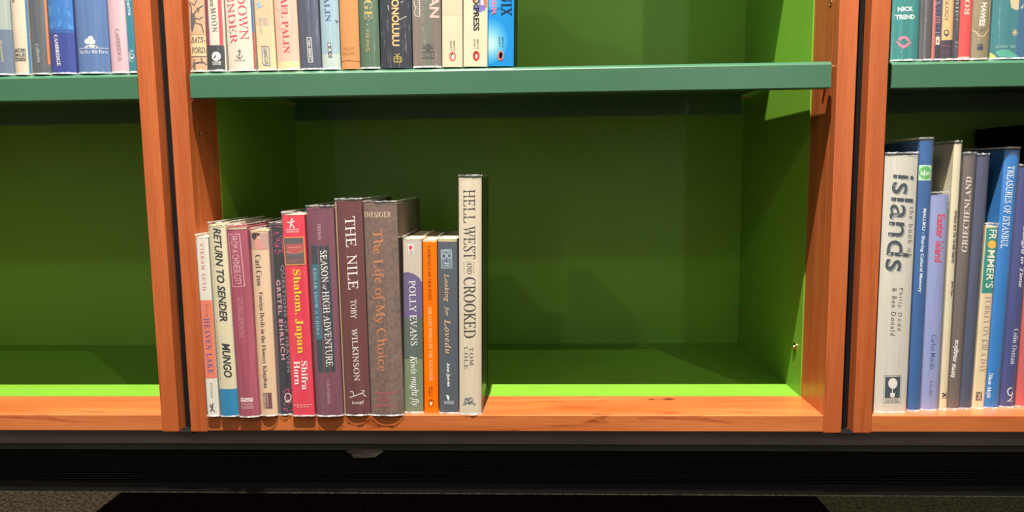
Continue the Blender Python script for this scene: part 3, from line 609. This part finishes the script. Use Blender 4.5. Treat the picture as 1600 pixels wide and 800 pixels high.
top((645, 690, 107.5), (643.5, 687.5), (122, 110, 100), 'thick taupe hardback with pink block capitals and a line drawing', [
    Z((108, 112, 100), -60, 108, .45, .68), Z((132, 114, 106), -60, 108, .0, .2), T('JAPAN', 'sansb', (234, 190, 176), 675, -44, 676.6, 27.5, 19), Ln((228, 222, 205), 1, (646.5, 0), (647, 8), (650, 10), (647.5, 16), (648, 24), (656, 26)), Ln((228, 222, 205), 1, (655.5, 0), (656, 26)), *[Ln((228, 222, 205), .7, (651.5, y), (655.5, y)) for y in range(1, 25, 3)],
    Rg((60, 62, 62), 1, (660, 80), (660.2, 90.5), (678, 90.5), (677.6, 80), (673, 81), (665, 81)), T('h h', 'roman', (60, 62, 62), 663, 85.5, 675.5, 85.5, 6.5), *[Ln((60, 62, 62), .9, (669, 76), (669+9*math.cos(a*.52), 75+8.5*math.sin(a*.52))) for a in range(6, 13)], Eo((70, 72, 72), 669, 74, 4, 5, 10)], H=.23, depth=.16)
PG = (214, 200, 172)
def isbn(x, y, c=(90, 84, 76)): return [T('ISBN 0 14', 'sans', c, x+6, y, x+6.3, y+15, 2.6), T('00.5233 7', 'sans', c, x+1, y, x+1.3, y+15, 2.6)]
top((691, 723, 106), (690, 723), PG, 'plain cream paperback with a pinkish bird oval at its foot', [
    Z((204, 188, 160), -60, 24), *isbn(703.5, 64), *Bird(707, 88, 5.3, 7.4, (206, 92, 80), bg=(226, 150, 130))], H=.198, hard=False, film=False, gap=.0002)
top((724, 761.6, 105.5), (724, 762), (218, 204, 176), 'cream paperback with bold black title and violet artwork near the frame top', [
    Q((120, 112, 180), (748, -10), (757, -8), (760, 6), (758, 16), (750, 19), (739, 16), (741, 8), (748, 10)), Q((206, 110, 80), (755, -4), (761, -4), (761, 12), (757, 10)), Q((216, 120, 90), (738, -10), (743, -10), (743, 4), (738, 2)), Q((235, 230, 235), (751, 0), (755, 0), (756, 8), (751, 8)),
    T('ORIENT EXPRESS', 'sansb', (34, 34, 38), 743, -62, 744.4, 48, 9.5), *isbn(740.5, 61, (60, 56, 52)), *Bird(744, 87, 5.3, 7.6, (212, 54, 40))], H=.198, hard=False, film=False, gap=.0002)
top((762.4, 802.6, 105), (763, 803), (20, 134, 206), 'bright sky-blue paperback with cloud, last at the right end of the upper shelf', [
    *[Eo((20+int(17*k), 134+int(9*k), 206+int(.5*k)), 763+k*.3, 64+k*.5, 34-3.1*k, 40-3.6*k, 28) for k in range(1, 10)],
    *[Eo((20+int(14*k), 134+int(7*k), 206+2*k), 764, 4, 26-4*k, 15-2*k, 24) for k in range(1, 5)],
    T('PHOENIX', 'serif', (20, 36, 60), 789.6, -66, 791.6, 25, 17.5), T('BROTHER', 'sansb', (226, 110, 140), 770.6, -60, 772, 24, 7.5), *isbn(779.5, 58, (30, 60, 90)), *Bird(782.2, 87, 5.2, 7.8, (214, 120, 130), bg=(226, 150, 150))], H=.198, hard=False, film=False, gap=.0002, side=(34, 52, 34))  # side: shade on the blue board painted in as dark green

# ------------------------------------------------------------------ books on the left metal shelf
G3 = 'books on the metal shelf of the left bookcase'
def lef(b, t, col, label, art=(), H=.22, **k): return make_book(b, (t[0], t[1], 0), col, label, G3, art, z0=SZ, y0=Y2, H=H, **k)
lef((-22, 20.5, 117), (-30.2, 12.2), (150, 162, 156), 'grey-green hardback cut by the left edge of the photo', [
    Z((98, 116, 140), 46, 117), T('Heinemann', 'roman', (200, 190, 130), 1, 63, 5, 97, 5)], kind='streak', c2=(168, 178, 170))
lef((21.5, 47.5, 117), (13.6, 39.6), (222, 206, 182), 'narrow cream book with a small square stamp and a blue edge', [
    Z((30, 110, 160), -60, 117, .9, 1), T('s', 'sans', (60, 60, 60), 20, -1, 20.6, 4, 5), Rg((70, 70, 70), .9, (21.5, 76.5), (38.5, 76.5), (40, 95), (23, 95)), T('MILES', 'sansb', (70, 70, 70), 22.5, 79.6, 38, 79.4, 4.4), T('MILE', 'sansb', (70, 70, 70), 23, 85.8, 38.5, 85.6, 5), T('PRESS', 'sansb', (70, 70, 70), 23.5, 92, 39, 91.8, 4.4)], H=.23)
lef((49, 77.5, 116.3), (41.3, 69.7), (74, 80, 86), 'charcoal book with an orange edge, left of the bright blue book', [
    Z((226, 120, 60), -60, 100, .91, 1), T('California', 'roman', (205, 205, 200), 57.7, 69, 61.5, 97, 5.2)], kind='streak', c2=(92, 98, 104))
lef((79, 118, 115.8), (71.4, 110.5), (28, 56, 150), 'royal blue hardback with a lighter sea picture above', [
    Z((30, 112, 186), -60, 46), ('P', (54, 136, 200), [[(72, 8), (90, 10), (108, 18), (110, 26), (92, 22), (74, 24)], [(76, 36), (96, 30), (112, 40), (112, 46), (90, 42), (76, 46)]]), Z((24, 84, 166), 46, 52), Ln((20, 60, 130), 1, (76, 46), (94, 43), (112, 50)), T('CAMBRIDGE', 'serifb', W_, 86.7, 54.5, 92, 103, 6)], H=.24, depth=.15)
lef((121.5, 171, 114.8), (113.8, 163.5), (72, 108, 164), 'broad steel-blue hardback with a small white tree emblem', [
    ('P', (245, 242, 225), [[(130.5, 74), (136, 71), (142, 69.5), (149, 71), (154, 74)]]), Eo((245, 242, 225), 136.5, 64.5, 4.8, 4.2), Eo((245, 242, 225), 141.5, 60.5, 4.6, 4.4), Eo((245, 242, 225), 145, 65.5, 4, 3.6), Eo((72, 108, 164), 140.4, 64, .8, 1, 8), Ln((245, 242, 225), 1.6, (141, 66), (142.2, 72)),
    Ln((230, 232, 230), .7, (121.5, 75.4), (167, 75)), T('The Five Mile Press', 'roman', (240, 240, 232), 122, 81, 166.5, 80.4, 6)], H=.25, depth=.16, kind='streak', c2=(86, 122, 176))
lef((172, 200.7, 112.8), (164.6, 193.4), (212, 170, 182), 'dusty pink book with grey capitals on the left shelf', [T('CAMBRIDGE', 'serif', (104, 92, 100), 182.6, 45.5, 187.8, 96, 6.3)], kind='streak', c2=(222, 186, 192))
lef((201.7, 213.6, 112), (194.4, 206.3), (0, 122, 146), 'thin teal book against the right post of the left shelf', [
    T('Concerns', 'sans', (225, 240, 240), 198, -22, 203.4, 24, 6), Cv((200, 225, 230), 1, 206, 88, 3, 4), Cv((200, 225, 230), .8, 206, 88, 4.6, 8, 60, 300), Eo((220, 235, 240), 206.3, 90.5, 1.4, 2, 8), Ln((200, 225, 230), .8, (204, 78), (206, 81), (208, 77))], H=.2, hard=False)

# ------------------------------------------------------------------ books on the right metal shelf
G4 = 'books on the metal shelf of the right bookcase'
def rig(b, t, col, label, art=(), H=.21, **k): return make_book(b, (t[0], t[1], 0), col, label, G4, art, z0=SZ-.0019, y0=k.pop('y0', .0052), H=H, **k)
rig((1393, 1436, 92), (1397, 1439.4), (26, 124, 124), 'teal book with white capitals and a pink circling-fish emblem', [
    T('NICK', 'sansb', W_, 1403.5, 14.2, 1427, 13.6, 7), T('TREND', 'sansb', W_, 1400, 26.6, 1429.5, 26, 7), Cv((232, 130, 160), 4.2, 1412, 65.5, 7.3, 7.3, 200, 350), Cv((232, 130, 160), 4.2, 1412, 65.5, 7.3, 7.3, 20, 170), Q((232, 130, 160), (1400, 63), (1405, 66), (1403, 68)), Q((232, 130, 160), (1424, 67), (1419, 63), (1421, 70)), Q((232, 130, 160), (1409, 74), (1415, 73), (1411, 77))], kind='streak', c2=(44, 142, 140))
rig((1436.5, 1454.5, 91.8), (1440, 1458), (70, 70, 76), 'charcoal book between the teal book and the orange-edged one', [Z((106, 104, 108), -60, 92, .3, .5)], kind='streak', c2=(96, 94, 98))
rig((1455, 1470, 91.5), (1458.6, 1473.6), (74, 74, 108), 'narrow violet patterned book with an orange edge and tiny red emblem', [
    Z((200, 104, 92), -60, 92, 0, .3), *[Ln(rs.choice([(150, 130, 160), (60, 50, 90), (180, 110, 120)]), 1.6, (1462+rs.uniform(-1, 1), y), (1469+rs.uniform(-1, 1), y+rs.uniform(-3, 3))) for y in range(-4, 58, 5)],
    Q((240, 222, 205), (1461.8, 58), (1468, 58), (1467.5, 70), (1461.6, 70)), Q((210, 60, 50), (1464.8, 59.5), (1467, 67), (1462.6, 67)), Z((44, 40, 52), 71, 92, .35, 1)], H=.2, hard=False)
rig((1470.6, 1489, 91.3), (1474.2, 1492.6), (228, 186, 124), 'tan book with dark maroon foot and dark thin capitals', [
    Z((58, 40, 56), 62.5, 92), T('ANTHOLOGY', 'sans', (90, 70, 64), 1481, -34, 1479, 33, 5.5), Cv((50, 62, 70), 1.2, 1479, 50.5, 3.4, 3.6), Q((50, 62, 70), (1475, 53), (1483, 53), (1479, 57.5)), Ln((130, 60, 80), 1.4, (1472, 72), (1480, 70), (1488, 74)), Ln((90, 60, 90), 1.2, (1472, 82), (1480, 80), (1488, 84))], H=.2)
rig((1489.8, 1496.5, 91), (1493.8, 1500.6), (64, 70, 78), 'very thin grey mottled book left of the red one', [*[Ln(rs.choice([(130, 140, 140), (40, 44, 52), (170, 175, 170)]), 1.8, (1491+rs.uniform(0, 2), y), (1498, y+rs.uniform(-3, 3))) for y in range(0, 78, 6)]], H=.2, hard=False)
rig((1497.4, 1517, 90.8), (1502.2, 1521.8), (232, 66, 66), 'coral-red book with pale capitals reading upward', [T('ROMAN', 'serifb', (246, 205, 190), 1510.6, 23.5, 1514.5, -40, 8), Z((236, 190, 180), 88.5, 91, 0, 1)], H=.215)
rig((1517.6, 1547, 91), (1522.6, 1552), (146, 130, 98), 'olive-tan book with an ornamental border and small navy crown', [
    Ln((226, 196, 150), 1.2, (1522.3, -10), (1520.6, 47), (1526, 50), (1529, 56), (1538, 56.5), (1541, 51), (1546.5, 47), (1549, -10)), T('HAWES', 'sansb', (246, 240, 225), 1538.6, 4, 1534, 41, 8.5), Ln((90, 80, 60), .8, (1526, 45), (1533, 48), (1540, 45)), Ln((90, 80, 60), .8, (1533.3, 44), (1533.3, 51)),
    Q((50, 52, 96), (1527, 72.5), (1536, 72.5), (1536, 78), (1527, 78)), Ln((50, 52, 96), 1.3, (1527, 71), (1529, 69.5), (1531.5, 70), (1534, 69.5), (1536, 71)), Q((50, 52, 96), (1530.7, 68.5), (1532.4, 68.5), (1532.4, 72), (1530.7, 72))], H=.215)
rig((1548, 1618, 91.5), (1554, 1624), (42, 120, 128), 'broad teal-blue pictorial hardback at the right end of the upper shelf', [
    Z((36, 98, 134), -60, 92, .55, 1), ('P', (206, 190, 150), [[(1578, -5), (1600, -8), (1610, -5), (1608, 12), (1596, 13), (1588, 16), (1580, 12)]]), Q((76, 170, 146), (1556, 81), (1566, 77), (1576, 78), (1590, 87), (1592, 90), (1562, 88)), Q((190, 206, 90), (1549, 81), (1556, 86), (1558, 90.5), (1548.5, 91)),
    *[Ln((226, 200, 140), .9, (1585.5, 51), (1585.5+5.2*math.cos(a*math.pi/4), 51+5.6*math.sin(a*math.pi/4))) for a in range(8)], T('JOHN', 'serif', (170, 200, 196), 1556.5, 73, 1574, 72.6, 4.2, 1.3), T('BI', 'serif', (170, 200, 196), 1579, 72.8, 1586, 72.6, 4.2, 1.3)], H=.24, depth=.16)

# ------------------------------------------------------------------ books in the lower bay of the right bookcase
G5 = 'books in the lower bay of the right bookcase'
SL = (70, 84, 92)
bk((1366.5, 1417.5, 645.2), (1382.8, 1438, 243), (214, 210, 198), 'thick off-white hardback with big grey lowercase title, first of the right lower row', G5, [
    T('islands', 'sans', (150, 152, 150), 1415, 275, 1402.5, 426, 35), T('islands', 'sans', (52, 66, 74), 1413.2, 273.5, 1400.7, 424, 35), T('the book of', 'sans', (104, 112, 116), 1426, 323, 1422, 400, 8.5, 1.3),
    T('Philip Dodd', 'sans', (96, 98, 100), 1407.6, 450, 1404, 516, 7.5, 1.45), T('& Ben Donald', 'sans', (96, 98, 100), 1398, 450, 1394.6, 524, 7.5, 1.4),
    Q((50, 68, 82), (1383.5, 589), (1407, 588.5), (1406, 621.5), (1382.5, 622)), Rg((130, 140, 145), .7, (1381.8, 587), (1408.5, 586.5), (1407, 629), (1380.8, 629.4)), Eo((235, 232, 222), 1395, 599, 7.2, 8.5), Ln((235, 232, 222), 1.3, (1394.6, 606), (1394, 615)), Q((235, 232, 222), (1390.5, 614), (1398.5, 614), (1397, 621), (1391.5, 621)), T('HOUSE', 'serif', (60, 76, 88), 1384, 625.6, 1405, 625.2, 4.6)], depth=.17, kind='streak', c2=(204, 200, 188))
bk((1418.6, 1438.5, 642.6), (1437.8, 1461, 220), (28, 92, 158), 'tall narrow blue book with a pale square and green disc near its head', G5, [
    Q((190, 222, 190), (1437, 258), (1459, 258), (1458, 282), (1436, 282)), Eo((90, 178, 90), 1446.5, 270, 9.3, 10.5), T('khm', 'sans', (240, 248, 240), 1439.5, 270, 1454.5, 270, 8), T('MALUKU - Sharing Cultural Memory', 'sansb', (225, 235, 245), 1444.4, 326, 1437, 457, 6.2)], depth=.19)
bk((1439, 1467, 641.6), (1456.5, 1484, 305), (140, 150, 200), 'shorter lilac-blue book with crimson title, in front of taller cream one', G5, [
    T('Easter Island', 'sansb', (206, 50, 84), 1471, 335, 1466, 410, 12.5), T('Carlos Mordo', 'sans', (64, 92, 160), 1459.4, 523, 1456.6, 577, 8), T('Firefly', 'roman', (90, 90, 110), 1454.6, 595, 1453, 619, 5)], depth=.15, kind='streak', c2=(150, 160, 208))
bk((1467.8, 1480, 640.6), (1489.5, 1506, 225), (222, 210, 178), 'tall narrow cream book with condensed black title', G5, [
    T('Greece and the Greek Islands', 'sansb', (40, 38, 36), 1494.5, 329, 1489.8, 411, 6), T('James Ryan', 'sansb', (40, 38, 36), 1488.4, 439, 1487, 463, 5), Ln(K_, 2, (1472.5, 614), (1479.5, 620)), Ln(K_, 2, (1479.5, 614), (1472.5, 620)), Ln((90, 80, 70), .9, (1472.5, 622), (1480, 621.8))], depth=.2)
bk((1481.2, 1499.6, 640), (1506.5, 1527, 243), (98, 88, 84), 'brown-grey book with pale capitals reading upward', G5, [
    T('GRIECHENLAND', 'serifb', (226, 206, 196), 1506.8, 394, 1514.5, 276, 9), T('terra magica', 'italb', (240, 236, 230), 1489, 590, 1495.2, 531, 8.5)], depth=.17, kind='streak', c2=(108, 98, 94))
bk((1500.2, 1518, 639.2), (1527.6, 1547.5, 245), (56, 66, 94), 'slim navy-grey unlettered book left of the teal-headed one', G5, [], depth=.17, kind='streak', c2=(68, 78, 108))
bk((1518.6, 1537.6, 638.8), (1539.5, 1561.5, 354), (230, 212, 172), 'short cream paperback with a teal head band and yellow disc letter', G5, [
    Z((20, 134, 124), 356, 458, .04, .98), T('FR', 'sans', (245, 240, 220), 1551.8, 359, 1550.7, 374, 11.5), Eo((240, 180, 60), 1550, 382, 6.6, 6.6), T('MMER\u2019S', 'sans', (245, 240, 220), 1549.3, 391, 1545.5, 450, 11.5), T('TURKEY ON $30 A DAY', 'roman', (176, 140, 140), 1544, 462, 1534.6, 582, 10.5),
    Q((110, 96, 84), (1525, 612.5), (1534.6, 612.3), (1534, 625.5), (1524.3, 625.8)), Ln((230, 212, 172), 1.1, (1526.5, 615), (1531, 619), (1527, 624)), Ln((230, 212, 172), 1.1, (1532.6, 614), (1530, 620), (1532, 624))], hard=False, depth=.125)
bk((1538.2, 1561.5, 638.5), (1569.5, 1598, 235), (0, 118, 196), 'tall bright blue hardback with white capitals on the right', G5, [
    T('TREASURES OF ISTANBUL', 'serif', (240, 245, 245), 1580.5, 259, 1569, 388, 10.5), T('\u0130lhan Ak\u015fit', 'serifb', (235, 242, 245), 1549, 583, 1545.6, 622, 8)], depth=.2, kind='plain')
bk((1562.3, 1586.8, 637), (1592, 1616, 262), (46, 56, 118), 'indigo book right of the bright blue hardback', G5, [
    T('Caught in Time', 'italb', (228, 226, 236), 1602, 352, 1594, 449, 9), T('Colin Osman', 'roman', (226, 226, 236), 1588.8, 514, 1583, 569, 8.5), Cv((235, 235, 240), 1.5, 1579, 612, 4.5, 6, -60, -330), Ln((235, 235, 240), 1.3, (1582, 612), (1581, 622), (1576, 626)), Ln((200, 200, 215), 1, (1573, 626.8), (1583, 626.6))], depth=.16, kind='streak', c2=(56, 68, 132))
bk((1588, 1622, 636.5), (1616, 1652, 262), (196, 84, 84), 'faded rose-red book cut by the right edge of the photo', G5, [], depth=.16)
# a black box pushed to the back of the right bay
r = empty('storage_box', (1.24, .24, .0002)); tag(r, 'plain black box standing deep behind the right lower books', 'box')
boxo('box_body', (-.115, .16, 0, .115, 0, .345), dark_gap, r, bev=.002); boxo('box_lid', (-.117, .162, -.002, .117, .322, .348), dark_gap, r, bev=.002)
